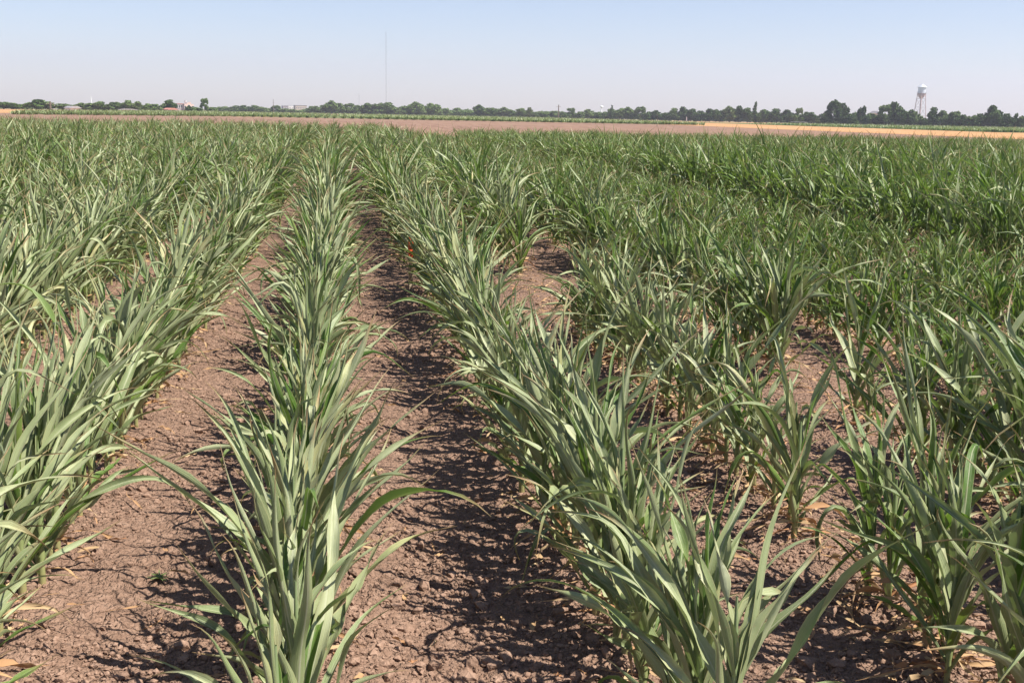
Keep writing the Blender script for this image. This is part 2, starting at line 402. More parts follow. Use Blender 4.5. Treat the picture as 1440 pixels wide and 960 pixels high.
mess = np.clip(mess, 0, 1.6); hgt *= 1+.08*far_*(pk < 3)
px = px+rng.normal(size=n)*.07*far_
wind *= 1-.35*far_
a, b_, dep = project(px, py, hgt*.55)
ok = (dep > .6) & (a > -1600*1.0/dep) & (a < 1440+1600*1.2/dep) & (b_ < 960+1600*.9/dep)
ins = ok & (a > -1600*.30/dep) & (a < 1440+1600*.30/dep) & (b_ < 960+1600*.25/dep)
order = np.argsort(np.where(ins, dep, 1e9))[:300]
hero = np.zeros(n, bool); hero[order] = True

# --- the individual plants
ORD = ['first', 'second', 'third', 'fourth', 'fifth', 'sixth', 'seventh', 'eighth', 'ninth', 'tenth', 'eleventh', 'twelfth', 'thirteenth', 'fourteenth', 'fifteenth', 'sixteenth', 'seventeenth', 'eighteenth', 'nineteenth']
TEN = {2: 'twent', 3: 'thirt', 4: 'fort', 5: 'fift', 6: 'sixt', 7: 'sevent', 8: 'eight', 9: 'ninet'}
def ordinal(i):
    if i <= 19: return ORD[i-1]
    t, u = divmod(i, 10); return TEN[t]+'ieth' if u == 0 else TEN[t]+'y-'+ORD[u-1]
hi = np.where(hero)[0]; hi = hi[np.lexsort((py[hi], pk[hi]))]
P = len(hi); NL, S, C = 14, 18, 4
r1 = np.random.default_rng(101)
V, D = leaves(*plant_params(hgt[hi], tone[hi], wind[hi], mess[hi], NL, r1, 1.03), S, C)
q1 = ribbon_quads(S, C); nv = (S+1)*(C+1)
QQ = (q1[None]+(np.arange(NL)*nv)[:, None, None]).reshape(-1, 4)
V = V.reshape(P, -1, 3); D = D.reshape(P, -1, 4)
SV, SD, SQ = stalks(hgt[hi], wind[hi], 9, r1)
SV = SV.reshape(P, -1, 3); SD = SD.reshape(P, -1, 4)
# dried lower leaves
nd = 6; rr_ = np.random.default_rng(5)
dz = np.stack([np.zeros((P, nd)), np.zeros((P, nd)), .02+.09*rr_.random((P, nd))], -1).reshape(-1, 3)
m_ = P*nd
DV, DD = leaves(dz, rr_.random(m_)*6.283, R(35)+R(45)*rr_.random(m_), R(105)+R(45)*rr_.random(m_), .12+.17*rr_.random(m_), .012+.014*rr_.random(m_), R(30)+R(50)*rr_.random(m_), (rr_.random(m_)-.5)*3, (rr_.random(m_)-.5)*7, 0*rr_.random(m_), .004+.01*rr_.random(m_), rr_.random(m_), np.ones(m_), 9, 2, .8)
DV = DV.reshape(P, nd, -1, 3); DD = DD.reshape(P, nd, -1, 4); qd = ribbon_quads(9, 2); nvd = 30
cnt = {}
hz_ = gz_low(px[hi], py[hi])
for i, gi in enumerate(hi):
    k = int(pk[gi]); cnt[k] = cnt.get(k, 0)+1
    side = f'{ordinal(1-k)} row left' if k <= 0 else f'{ordinal(k)} row right'
    t_ = tone[gi]; hh = hgt[gi]
    look = ('tall ' if hh > .84 else 'short ' if hh < .66 else '')+('pale grey-green' if t_ < .16 else 'grey-green' if t_ < .38 else 'deep green')
    root = empty('corn_plant', (float(px[gi]), float(py[gi]), float(hz_[i])))
    tag(root, f'{look} corn plant, {ordinal(cnt[k])} from the camera, {side} of the centre furrow', 'corn plant', f'corn plants in the {side} of the centre furrow')
    link('stalk', mesh_np('stalk', SV[i], SQ, SD[i], [M_stalk]), root)
    link('leaves', mesh_np('leaves', V[i], QQ, D[i], [M_leaf]), root)
    kk = int(rr_.integers(1, 4)) if k < 2 else nd
    qq = (qd[None]+(np.arange(kk)*nvd)[:, None, None]).reshape(-1, 4)
    link('dry_leaves', mesh_np('dry_leaves', DV[i, :kk].reshape(-1, 3), qq, DD[i, :kk].reshape(-1, 4), [M_dry]), root)

# --- the rest of the crop, one object
VV, DDD, QQQ, MI = [], [], [], []; off = 0
def add(V, D, q, base, mi):
    """V (P, m, 3) relative to the plant, q quads of one plant"""
    global off
    P, m = V.shape[:2]
    VV.append((V+base[:, None]).reshape(-1, 3).astype(np.float32)); DDD.append(D.reshape(-1, 4).astype(np.float32))
    QQQ.append((q[None]+(np.arange(P)*m)[:, None, None]).reshape(-1, 4)+off); MI.append(np.full(P*len(q), mi, dtype=np.int32)); off += P*m
for lo, hi2, NL, S, C, wide, seed in ((0, 13, 13, 11, 4, 1.1, 11), (13, 28, 10, 7, 2, 1.3, 12), (28, 99, 8, 4, 2, 1.55, 13)):
    sel = np.where(ok & ~hero & (dep >= lo) & (dep < hi2))[0]; P = len(sel); r = np.random.default_rng(seed)
    base = np.stack([px[sel], py[sel], gz_low(px[sel], py[sel])], -1)
    V, D = leaves(*plant_params(hgt[sel], tone[sel], wind[sel], mess[sel], NL, r, wide), S, C)
    q1 = ribbon_quads(S, C); nv = (S+1)*(C+1)
    add(V.reshape(P, -1, 3), D.reshape(P, -1, 4), (q1[None]+(np.arange(NL)*nv)[:, None, None]).reshape(-1, 4), base, 0)
    if lo < 28:
        SV, SD, SQ = stalks(hgt[sel], wind[sel], 6 if lo == 0 else 4, r); add(SV.reshape(P, -1, 3), SD.reshape(P, -1, 4), SQ, base, 1)
        m_ = P*2; dz = np.stack([np.zeros(m_), np.zeros(m_), .03+.10*r.random(m_)], -1)
        DV, DD = leaves(dz, r.random(m_)*6.283, R(35)+R(45)*r.random(m_), R(105)+R(45)*r.random(m_), .12+.17*r.random(m_), .012+.014*r.random(m_), R(30)+R(50)*r.random(m_), (r.random(m_)-.5)*3, (r.random(m_)-.5)*7, 0*r.random(m_), .004+.01*r.random(m_), r.random(m_), np.ones(m_), 5, 2, .8)
        qd = ribbon_quads(5, 2); add(DV.reshape(P, -1, 3), DD.reshape(P, -1, 4), np.concatenate([qd, qd+18]), base, 2)
me = mesh_np('corn_crop', np.concatenate(VV), np.concatenate(QQQ), np.concatenate(DDD), [M_leaf, M_stalk, M_dry], np.concatenate(MI))
tag(link('corn_crop', me), 'rows of green corn filling the field beyond the nearest plants', 'corn crop', kind='stuff')
print('plants', n, 'kept', ok.sum(), 'crop quads', len(me.polygons))

# dry litter on the soil, one object
r = np.random.default_rng(9); m_ = 3400
ly = 2.5+13*r.random(m_)**1.3; lk = r.choice([-1, 0, 1, 2, 2, 2, 2, 3, 3, 3, 4, 4, 5], m_); lx = -.12+.95*lk+r.normal(size=m_)*np.where(lk >= 2, .17, .12)
far = r.random(m_) < .16; lx = np.where(far, (r.random(m_)-.32)*ly*1.2, lx)
pz = np.stack([lx, ly, gz(lx, ly)+.022], -1)
V, D = leaves(pz, r.random(m_)*6.283, R(78)+R(20)*r.random(m_), R(80)+R(30)*r.random(m_), .03+.17*r.random(m_)**2, .004+.018*r.random(m_), R(10)+R(55)*r.random(m_), (r.random(m_)-.5)*3, (r.random(m_)-.5)*4, 0*ly, .002+.006*r.random(m_), r.random(m_), np.ones(m_), 6, 2)
q1 = ribbon_quads(6, 2); Qd = (q1[None]+(np.arange(m_)*21)[:, None, None]).reshape(-1, 4)
tag(link('leaf_litter', mesh_np('leaf_litter', V, Qd, D, [M_dry])), 'dried tan leaf scraps and straw lying on the soil', 'leaf litter', kind='stuff')

# small green seedlings weeds on the bare patch
def weed(x, y, s, lab):
    r = np.random.default_rng(int(x*100+y*10)+500); m_ = 26
    V, D = leaves(np.zeros((m_, 3)), r.random(m_)*6.283, R(20)+R(50)*r.random(m_), R(60)+R(60)*r.random(m_), s*(.5+.7*r.random(m_)), .006+.006*r.random(m_), R(20)+0*r.random(m_), (r.random(m_)-.5), (r.random(m_)-.5), 0*r.random(m_), 0*r.random(m_), r.random(m_), .5+.4*r.random(m_), 5, 2)
    q1 = ribbon_quads(5, 2); Qd = (q1[None]+(np.arange(m_)*18)[:, None, None]).reshape(-1, 4)
    tag(link('weed', mesh_np('weed', V, Qd, D, [M_leaf]), loc=(x, y, float(gz(np.array([x]), np.array([y]))[0]))), lab, 'weed')
weed(-.62, 3.85, .05, 'tiny tufted green weed on the bare soil of the left furrow')
weed(1.45, 10.6, .10, 'low sprawling green weed on the bare patch between corn rows')
weed(1.80, 11.3, .12, 'taller tufted weed at the back of the bare patch')

# orange topped stake among the corn
sx, sy = 0.66, 10.2
st = empty('marker_stake', (sx, sy, float(gz_low(np.array([sx]), np.array([sy]))[0])), .4)
tag(st, 'short wooden marker stake with orange painted top among the corn', 'stake')
M_wood = plain('weathered_wood', (.34, .27, .19), .8, 0, .25, 14); M_orange = plain('orange_paint', (.62, .10, .03), .55, 0, .1, 10)
MB().box((-.018, -.009, -.05), (.018, .009, .30)).build('post', M_wood, st)
MB().box((-.020, -.011, .30), (.020, .011, .50)).build('painted_top', M_orange, st)

# ------------------------------------------------------------------ far green crops
def strip(name, x0, x1, y0, y1, dens, lab, seed, tone0):
    r = np.random.default_rng(seed); m = int((x1-x0)*(y1-y0)*dens)
    x = x0+(x1-x0)*r.random(m); yy0 = y0-1.7*np.maximum(0, -20-x); y = yy0+(y1-yy0)*r.random(m)**1.7
    kp_ = x > -52-(y-200)*.2; x, y = x[kp_], y[kp_]; m = len(x)
    x = np.round(x/1.9)*1.9+r.normal(size=m)*.16
    n = 5; P = m*n
    base = np.repeat(np.stack([x, y, 0*x+.04], -1), n, 0); hh = np.repeat(.55+.45*r.random(m), n)
    V, D = leaves(base, r.random(P)*6.283, R(5)+R(30)*r.random(P), R(30)+R(80)*r.random(P), hh*(.8+.5*r.random(P)), .10+.12*r.random(P), R(20)+0*r.random(P), (r.random(P)-.5), (r.random(P)-.5), 0*r.random(P), 0*r.random(P), r.random(P), np.clip(tone0+(r.random(P)-.5)*.5, 0, 1), 3, 1)
    q1 = ribbon_quads(3, 1); Qd = (q1[None]+(np.arange(P)*8)[:, None, None]).reshape(-1, 4)
    tag(link(name, mesh_np(name, V, Qd, D, [M_leaf])), lab, 'crop', kind='stuff')
strip('green_crop_strip', -60, 82, 250, 440, .9, 'strip of green row crop in front of the far treeline', 31, .62)
strip('bright_crop_strip', 122, 235, 205, 330, .9, 'bright green crop strip behind the tan stubble at right', 32, .62)

# ------------------------------------------------------------------ trees
def crown_mesh(name, seed, lobes, mat, shape='round', quads=1500, leaf=.055, open_=0.0):
    r = np.random.default_rng(seed); cs = []
    for i in range(lobes):
        if shape == 'round':
            u = r.normal(size=3); u /= np.linalg.norm(u); rad = r.random()**.5
            c = np.array([u[0]*.36*rad, u[1]*.36*rad, .50+u[2]*.36*rad]); s = .10+.12*r.random()
        elif shape == 'low':
            c = np.array([(r.random()-.5)*.9, (r.random()-.5)*.6, .16+.60*r.random()**1.0]); c[2] *= 1-.4*abs(c[0]); s = .13+.13*r.random()
        elif shape == 'cone':
            z = .12+.80*r.random(); w = .26*(1-z)+.05; c = np.array([r.normal()*w*.6, r.normal()*w*.6, z]); s = .06+.10*(1-z)*(.6+r.random())
        else:   # tall ragged
            z = .30+.62*r.random(); w = .26*math.sin(math.pi*min(1, z*.95)); a = r.random()*6.283; c = np.array([math.cos(a)*w, math.sin(a)*w, z]); s = .07+.10*r.random()
        cs.append((c, s))
    wts = np.array([s**2 for c, s in cs]); wts /= wts.sum(); pick = r.choice(lobes, quads, p=wts)
    C_ = np.array([cs[i][0] for i in pick]); S_ = np.array([cs[i][1] for i in pick])
    u = r.normal(size=(quads, 3)); u /= np.linalg.norm(u, axis=1, keepdims=True)
    c = C_+u*(S_*(.55+.5*r.random(quads)))[:, None]*np.array([1, 1, .8])
    c[:, 2] = np.maximum(c[:, 2], .05)
    nrm = u+r.normal(size=(quads, 3))*.6; nrm /= np.linalg.norm(nrm, axis=1, keepdims=True)
    t = np.cross(nrm, r.normal(size=(quads, 3))); t /= np.linalg.norm(t, axis=1, keepdims=True); b2 = np.cross(nrm, t)
    s = (leaf*(.5+.9*r.random(quads)))[:, None]
    bend = nrm*s*.35
    V = np.stack([c-t*s-b2*s*.6-bend, c+t*s-b2*s*.7+bend, c+t*s*.8+b2*s*.6-bend, c-t*s*.9+b2*s*.7+bend], 1)
    return mesh_np(name, V.reshape(-1, 3), np.arange(quads*4).reshape(-1, 4), mats=[mat], flat=True)
def trunk_mesh(name, seed, mat, top=.6, rad=.028):
    r = np.random.default_rng(seed); m = MB()
    m.cyl((0, 0, -.03), (.01, 0, top*.45), rad, rad*.75, 8, True); m.cyl((.01, 0, top*.45), (.0, .01, top), rad*.75, rad*.35, 7)
    for i in range(4):
        a = i*1.6+r.random(); z = top*(.4+.12*i); m.cyl((.005, 0, z), (math.cos(a)*.2, math.sin(a)*.2, z+.18), rad*.45, rad*.12, 6)
    bmesh.ops.recalc_face_normals(m.bm, faces=m.bm.faces[:]); me = bpy.data.meshes.new(name); m.bm.to_mesh(me); m.bm.free(); me.materials.append(mat); return me
def foliage(name, c0, c1):
    m, nt, b = newmat(name)
    oi = N(nt, 'ShaderNodeObjectInfo').outputs['Random']
    n1 = noise(nt, 7.0, 4, .6, objvec(nt))
    f = math_(nt, 'ADD', math_(nt, 'MULTIPLY', n1, .75), math_(nt, 'MULTIPLY', oi, .35))
    c = ramp(nt, f, [(.3, c0), (.8, c1)]); nt.links.new(c, b.inputs['Base Color']); b.inputs['Roughness'].default_value = .7; b.inputs['Specular IOR Level'].default_value = .25
    tr = N(nt, 'ShaderNodeBsdfTranslucent'); nt.links.new(c, tr.inputs[0]); ms = N(nt, 'ShaderNodeMixShader'); ms.inputs[0].default_value = .15
    nt.links.new(b.outputs[0], ms.inputs[1]); nt.links.new(tr.outputs[0], ms.inputs[2]); nt.links.new(ms.outputs[0], nt.nodes['Material Output'].inputs[0])
    return m
FM = {'dark': foliage('dark_foliage', (.036, .074, .016), (.078, .138, .032)),
      'mid': foliage('green_foliage', (.075, .130, .028), (.150, .225, .060)),
      'grey': foliage('grey_green_foliage', (.095, .150, .045), (.175, .240, .085)),
      'lime': foliage('yellow_green_foliage', (.085, .115, .030), (.15, .18, .05))}
M_bark = plain('bark', (.13, .10, .075), .9, 0, .3, 12)
CR = {}
for key in FM:
    CR[key] = {'round': [crown_mesh('crown', s, 26, FM[key], 'round') for s in (1, 2, 3)],
               'low': [crown_mesh('crown', s, 30, FM[key], 'low', 1300) for s in (4, 5, 6)],
               'cone': [crown_mesh('crown', s, 30, FM[key], 'cone', 1000, .04) for s in (7, 8)],
               'tall': [crown_mesh('crown', s, 22, FM[key], 'tall', 1300, .045) for s in (9, 10)]}
TR = {'round': trunk_mesh('trunk', 1, M_bark), 'low': trunk_mesh('trunk', 2, M_bark, .4, .022), 'cone': trunk_mesh('trunk', 3, M_bark, .85, .020), 'tall': trunk_mesh('trunk', 4, M_bark, .8, .024)}
WID = {'round': .95, 'low': 1.12, 'cone': .55, 'tall': .72}
kcount = 0
def tree(px_, D_, hgt_, wid_, key, shape, label, group=None, name='tree'):
    global kcount; kcount += 1
    x, y = at(px_, D_); o = empty(name, (x, y, 0), rng.random()*6.28)
    sx = wid_/WID[shape]; o.scale = (sx, sx, hgt_*1.05)
    tag(o, label, 'tree', group)
    v = CR[key][shape]; link('trunk', TR[shape], o); link('crown', v[kcount % len(v)], o)
    return o
# px, top y, width px, distance, colour, shape
T = [(-8, 143, 22, 430, 'grey', 'round'), (5, 142, 26, 420, 'mid', 'round'), (28, 146, 26, 430, 'mid', 'low'), (50, 139.5, 28, 410, 'mid', 'round'), (66, 147, 10, 420, 'grey', 'tall'), (88, 145, 24, 420, 'grey', 'low'), (117, 144.5, 14, 440, 'mid', 'round'), (131, 143.5, 18, 430, 'grey', 'round'), (143, 143.5, 14, 430, 'mid', 'round'), (156, 143.5, 16, 430, 'grey', 'round'), (170, 143, 16, 430, 'mid', 'round'), (181, 142, 13, 430, 'mid', 'round'), (194, 142.5, 13, 430, 'grey', 'round'), (206, 145, 11, 430, 'mid', 'round'), (218, 145.5, 14, 440, 'mid', 'low'), (229, 145, 12, 430, 'grey', 'round'),
     (240, 139.3, 14, 400, 'dark', 'round'), (264.8, 149.5, 8, 395, 'dark', 'round'), (277, 149.5, 11, 430, 'mid', 'low'), (287.5, 138.5, 8, 420, 'mid', 'tall'), (298, 150, 14, 430, 'grey', 'low'),
     (311, 148.5, 14, 640, 'grey', 'low'), (322, 150, 14, 640, 'grey', 'low'), (334, 149, 14, 640, 'grey', 'round'), (346, 148, 14, 640, 'mid', 'round'), (356, 147.5, 13, 640, 'mid', 'round'), (366, 149.5, 12, 640, 'mid', 'low'), (377, 150.5, 12, 640, 'grey', 'low'), (388, 149, 9, 640, 'mid', 'tall'), (398, 152.5, 14, 640, 'grey', 'low'), (412, 153, 14, 640, 'grey', 'low'), (424, 155, 14, 640, 'mid', 'low'), (437, 150, 10, 640, 'mid', 'round'), (447, 149, 14, 620, 'mid', 'round'),
     (458, 146, 14, 600, 'mid', 'round'), (466, 142.5, 14, 600, 'mid', 'round'), (479, 145, 14, 600, 'mid', 'round'), (491, 145.5, 10, 600, 'grey', 'tall'), (504, 147, 16, 600, 'grey', 'low'), (518, 144.8, 16, 600, 'mid', 'round'), (530, 143.8, 17, 600, 'grey', 'round'), (545, 145, 17, 600, 'mid', 'round'), (559, 148, 15, 600, 'grey', 'low'), (572, 147, 15, 600, 'mid', 'round'), (586, 144.3, 17, 600, 'mid', 'round'), (597, 145, 13, 600, 'grey', 'low'), (610, 144.3, 17, 600, 'mid', 'round'), (625, 151.5, 14, 610, 'grey', 'low'), (640, 154.5, 16, 620, 'grey', 'low'), (655, 154, 16, 620, 'mid', 'low'), (673, 148.2, 13, 590, 'dark', 'round'), (685, 151.5, 13, 590, 'mid', 'round'), (697, 151, 14, 590, 'mid', 'round'), (708, 151.5, 14, 590, 'grey', 'round'), (720, 153, 14, 590, 'mid', 'low'), (733, 151.5, 14, 580, 'mid', 'round'), (744, 152, 9, 580, 'lime', 'round'),
     (756, 155, 14, 570, 'grey', 'low'), (768, 155.5, 14, 570, 'mid', 'low'), (780, 155, 14, 570, 'grey', 'low'), (792, 155.5, 14, 570, 'mid', 'low'), (803, 152, 9, 570, 'mid', 'tall'), (816, 156, 15, 560, 'grey', 'low'), (830, 153.5, 15, 560, 'grey', 'round'), (844, 155.5, 15, 560, 'mid', 'low'), (858, 154, 15, 560, 'mid', 'round'), (860, 148, 4, 555, 'dark', 'cone'), (871, 151.3, 16, 550, 'mid', 'round'), (882, 151.5, 14, 550, 'mid', 'round'), (891, 154.5, 12, 550, 'dark', 'low'), (900, 151.2, 12, 540, 'grey', 'tall'), (912, 156, 14, 530, 'dark', 'low'), (925, 155, 14, 530, 'dark', 'round'), (937, 156, 13, 530, 'dark', 'low'), (949, 153, 13, 530, 'grey', 'round'), (961, 149.8, 12, 530, 'dark', 'round'), (972, 152, 14, 530, 'dark', 'round'), (985, 154.5, 14, 520, 'dark', 'low'), (998, 152.7, 14, 520, 'dark', 'round'),
     (1012, 153, 14, 500, 'dark', 'round'), (1026, 150.5, 15, 500, 'grey', 'round'), (1039, 148.5, 13, 500, 'dark', 'round'), (1051, 150.5, 14, 500, 'dark', 'round'), (1061, 144, 7, 500, 'dark', 'cone'), (1067, 155, 12, 500, 'mid', 'low'), (1078, 153, 14, 500, 'dark', 'round'), (1092, 154, 16, 500, 'dark', 'round'), (1106, 154, 15, 500, 'dark', 'round'), (1116, 157, 12, 500, 'mid', 'low'), (1123, 152, 8, 500, 'grey', 'tall'), (1131, 157, 13, 480, 'dark', 'round'), (1142, 157, 16, 470, 'dark', 'round'), (1153, 165.5, 11, 460, 'lime', 'low'),
     (1163, 155, 14, 440, 'dark', 'round'), (1172, 143.3, 13, 440, 'dark', 'tall'), (1184, 146.8, 15, 440, 'dark', 'round'), (1196, 155.5, 15, 440, 'dark', 'low'), (1210.5, 147.3, 9, 435, 'dark', 'round'), (1222, 158, 16, 430, 'dark', 'low'), (1231, 160.5, 16, 430, 'dark', 'low'), (1237, 161, 15, 428, 'dark', 'round'), (1243, 147.5, 13, 425, 'grey', 'tall'), (1258, 143, 17, 425, 'dark', 'round'), (1268, 149.5, 15, 425, 'dark', 'round'), (1279, 155.5, 13, 425, 'dark', 'round'), (1289, 156.5, 11, 420, 'grey', 'round'), (1301, 163.5, 12, 420, 'dark', 'low'), (1313, 152.5, 13, 415, 'dark', 'round'), (1325, 155, 14, 415, 'grey', 'round'), (1335, 158, 9, 410, 'dark', 'cone'), (1343, 158, 10, 410, 'grey', 'tall'), (1353, 161, 13, 405, 'dark', 'round'), (1364, 161, 14, 400, 'mid', 'round'), (1377, 161, 15, 400, 'dark', 'round'), (1393, 147.7, 18, 400, 'dark', 'round'), (1402, 155, 14, 395, 'dark', 'round'), (1414, 161, 14, 390, 'dark', 'round'), (1427, 160, 9, 385, 'dark', 'cone'), (1439, 160, 12, 385, 'grey', 'round'), (1452, 159, 14, 385, 'dark', 'round')]
LK = {'dark': 'dark green', 'mid': 'mid green', 'grey': 'grey-green', 'lime': 'yellow-green'}
SK = {'round': 'round-crowned', 'low': 'low bushy', 'cone': 'narrow pointed', 'tall': 'tall ragged'}
SEG = [(245, 'left of the pink building'), (455, 'between pink building and radio mast'), (660, 'around the radio mast'), (905, 'right of the radio mast'), (1158, 'behind tan stubble'), (1500, 'around the water tower')]
segn = {}
for px_, yt, w_, D_, key, shp in T:
    seg = next(s for e_, s in SEG if px_ < e_); segn[seg] = segn.get(seg, 0)+1
    sp = {240: 'dark round tree standing higher than its neighbours beside the pink building', 264.8: 'small round dark tree in front of the pink building arch', 287.5: 'tall narrow tree standing alone right of the pink building', 1061: 'narrow pointed evergreen rising above the dark windbreak trees', 1153: 'low yellow-green bush in the gap between two dark tree groups'}.get(px_)
    tree(px_, D_, height(px_, yt, D_), width(w_, D_)*1.45, key, shp, sp or f'{LK[key]} {SK[shp]} tree, {ordinal(segn[seg])} from left, treeline {seg}', f'trees in the treeline {seg}')
# a second rank behind, lower, that closes the line
back = np.random.default_rng(44)
for e0, e1, D_, top, key in ((-15, 245, 470, 149.5, 'grey'), (300, 455, 700, 153, 'grey'), (450, 665, 650, 151, 'mid'), (660, 905, 620, 157.5, 'grey'), (905, 1148, 560, 158.5, 'dark'), (1160, 1445, 470, 163, 'dark')):
    p = e0
    while p < e1:
        yt = top-1.3+(back.random()-.4)*4+(p-e0)*(.006 if e0 < 1100 else .014)
        seg = next(s for e_, s in SEG if p < e_)
        if not 242 < p < 276: tree(p, D_+back.random()*20, height(p, yt, D_), width(19, D_), key, 'low', f'low bushy tree in the second rank of the treeline {seg}', f'second rank of the treeline {seg}')
        p += 7+4*back.random()

# ------------------------------------------------------------------ water towers, mast, poles, buildings
M_silver = plain('silver_paint', (.62, .66, .70), .38, .35, .08, .6); M_rust = plain('faded_red_paint', (.50, .36, .34), .6, 0, .12, .6); M_steel = plain('dark_steel', (.20, .18, .18), .6, .3, .2, 2)
D0 = 900; tx, ty = at(1292.5, D0)
wt = empty('water_tower', (tx, ty, 0), .35)
tag(wt, 'silver water tower with conical roof and round belly on tall legs', 'water tower')
hb = height(1292.5, 138.8, D0); hc0 = height(1292.5, 131.5, D0); hc1 = height(1292.5, 123, D0); ht = height(1292.5, 118, D0); rt = width(9.5, D0)/2
bowl = [(.35, hb)]+[(rt*math.sin(a_), hc0-(hc0-hb)*math.cos(a_)) for a_ in np.linspace(.2, math.pi/2, 9)]
MB().lathe(bowl).build('bowl', M_rust, wt, flat=False)
MB().lathe([(rt, hc0+.02), (rt, hc1)]).build('tank_wall', M_silver, wt, flat=False)
MB().lathe([(rt*.98, hc1-.05), (rt*1.32, hc1-.1), (rt*1.34, hc1+.08), (rt*.55, hc1+(ht-hc1)*.62), (.25, ht), (.2, ht+.5), (.001, ht+.6)]).build('roof', M_silver, wt, flat=False)
MB().lathe([(rt*1.02, hc0-.1), (rt*1.18, hc0-.1), (rt*1.18, hc0+.05), (rt*1.02, hc0+.05)]).build('catwalk', M_steel, wt)
rail = MB().lathe([(rt*1.17, hc0+1.0), (rt*1.19, hc0+1.0), (rt*1.19, hc0+1.06), (rt*1.17, hc0+1.06), (rt*1.17, hc0+1.0)])
for i in range(20):
    a_ = i/20*6.283; rail.cyl((rt*1.18*math.cos(a_), rt*1.18*math.sin(a_), hc0), (rt*1.18*math.cos(a_), rt*1.18*math.sin(a_), hc0+1.05), .03, n=5)
rail.build('railing', M_steel, wt)
MB().cyl((0, 0, 0), (0, 0, hb+.3), .55, n=14).build('riser_pipe', M_rust, wt)
legs = []
for i in range(4):
    a_ = math.pi/4+i*math.pi/2; c_, s_ = math.cos(a_), math.sin(a_); legs.append((c_, s_))
    MB().cyl((c_*rt*1.75, s_*rt*1.75, 0), (c_*rt*.99, s_*rt*.99, hc0+.4), .27, .24, 8).build('leg', M_rust, wt)
for i in range(4):
    (c_, s_), (c2, s2) = legs[i], legs[(i+1) % 4]; b3 = MB()
    def lp(c_, s_, z): k = rt*(1.75+(.99-1.75)*z/hc0); return (c_*k, s_*k, z)
    for z0, z1 in ((1, hb*.34), (hb*.34, hb*.67), (hb*.67, hb)):
        b3.cyl(lp(c_, s_, z1), lp(c2, s2, z1), .09, n=6); b3.cyl(lp(c_, s_, z0), lp(c2, s2, z1), .04, n=5); b3.cyl(lp(c_, s_, z1), lp(c2, s2, z0), .04, n=5)
    b3.build('brace', M_steel, wt)

M_palew = plain('bleached_boards', (.50, .43, .42), .8, 0, .2, 3)
M_white = plain('white_paint', (.78, .78, .76), .5, 0, .06, 1)
D0 = 1250; tx, ty = at(845.5, D0); hh = height(845.5, 148.7, D0); wt2 = empty('water_tower', (tx, ty, 0))
tag(wt2, 'small distant white water tank on a stem above the central trees', 'water tower')
rb = width(4.5, D0)/2
MB().lathe([(.01, hh)]+[(rb*math.sin(a_), hh-rb*.62+rb*.62*math.cos(a_)) for a_ in np.linspace(.15, 2.7, 12)]+[(.6, hh-rb*1.5)], 20).build('tank', M_white, wt2, flat=False)
MB().cyl((0, 0, 0), (0, 0, hh-rb*1.15), 1.1, .55, 12).build('stem', M_white, wt2)

def mast(px_, ytop, D_, wd, label, cat, guys=True):
    x, y = at(px_, D_); hh = height(px_, ytop, D_); o = empty('radio_mast', (x, y, 0), .2); tag(o, label, cat)
    b3 = MB(); P3 = [(wd*math.cos(a_), wd*math.sin(a_)) for a_ in (0, 2.094, 4.189)]
    for c_ in P3: b3.cyl((*c_, 0), (*c_, hh), wd*.22, n=5)
    b3.build('mast_legs', M_steel, o); b3 = MB(); z = 0; st_ = hh/40
    for k in range(40):
        for i in range(3):
            p, q = P3[i], P3[(i+1) % 3]; b3.cyl((*p, z), (*q, z+st_), wd*.10, n=4); b3.cyl((*p, z+st_), (*q, z+st_), wd*.10, n=4)
        z += st_
    b3.build('lattice', M_steel, o)
    if guys:
        for i in range(3):
            a_ = 2.094*i+.4; b3 = MB()
            for k in (.35, .65, .95): b3.cyl((math.cos(a_)*hh*.55, math.sin(a_)*hh*.55, 0), (0, 0, hh*k), .012, n=4)
            b3.build('guy_wires', M_steel, o)
        MB().cyl((0, 0, hh), (0, 0, hh+3), .08, .03, 6).build('antenna', M_steel, o)
    return o
mast(543, 46, 1300, .20, 'very tall thin guyed radio mast standing above the treeline', 'radio mast')
mast(505, 131, 1450, .16, 'short faint lattice mast left of the tall radio mast', 'radio mast', False)
def pole(px_, ytop, D_, label, bar=True, r_=.16, mat=None):
    x, y = at(px_, D_); hh = height(px_, ytop, D_); o = empty('utility_pole', (x, y, 0), .3); tag(o, label, 'utility pole')
    MB().cyl((0, 0, 0), (0, 0, hh), r_*1.2, r_*.8, 8).build('post', mat or M_bark, o)
    if bar:
        MB().box((-1.2, -.06, hh-.9), (1.2, .06, hh-.75)).build('crossarm', mat or M_bark, o)
        for sx in (-1.05, -.45, .45, 1.05): MB().cyl((sx, 0, hh-.75), (sx, 0, hh-.55), .05, .03, 6).build('insulator', M_white, o)
pole(785.3, 147.5, 540, 'dark utility pole rising above the low central trees', True, .24)
pole(384.5, 140, 600, 'thin tall pole above the hazy trees left of the pale flat buildings', False, .13)
pole(70.8, 142.5, 400, 'brown pole beside the bushes near the small white shed', True, .25)
pole(128.5, 136, 700, 'slender white pole above the trees left of the pink building', False, .22, M_white)
pole(965.5, 164.5, 455, 'short pale post in front of the dark windbreak trees', False, .16, M_palew)
pole(924.3, 160.5, 200, 'thin bare stick standing in the stubble before the windbreak', False, .03)

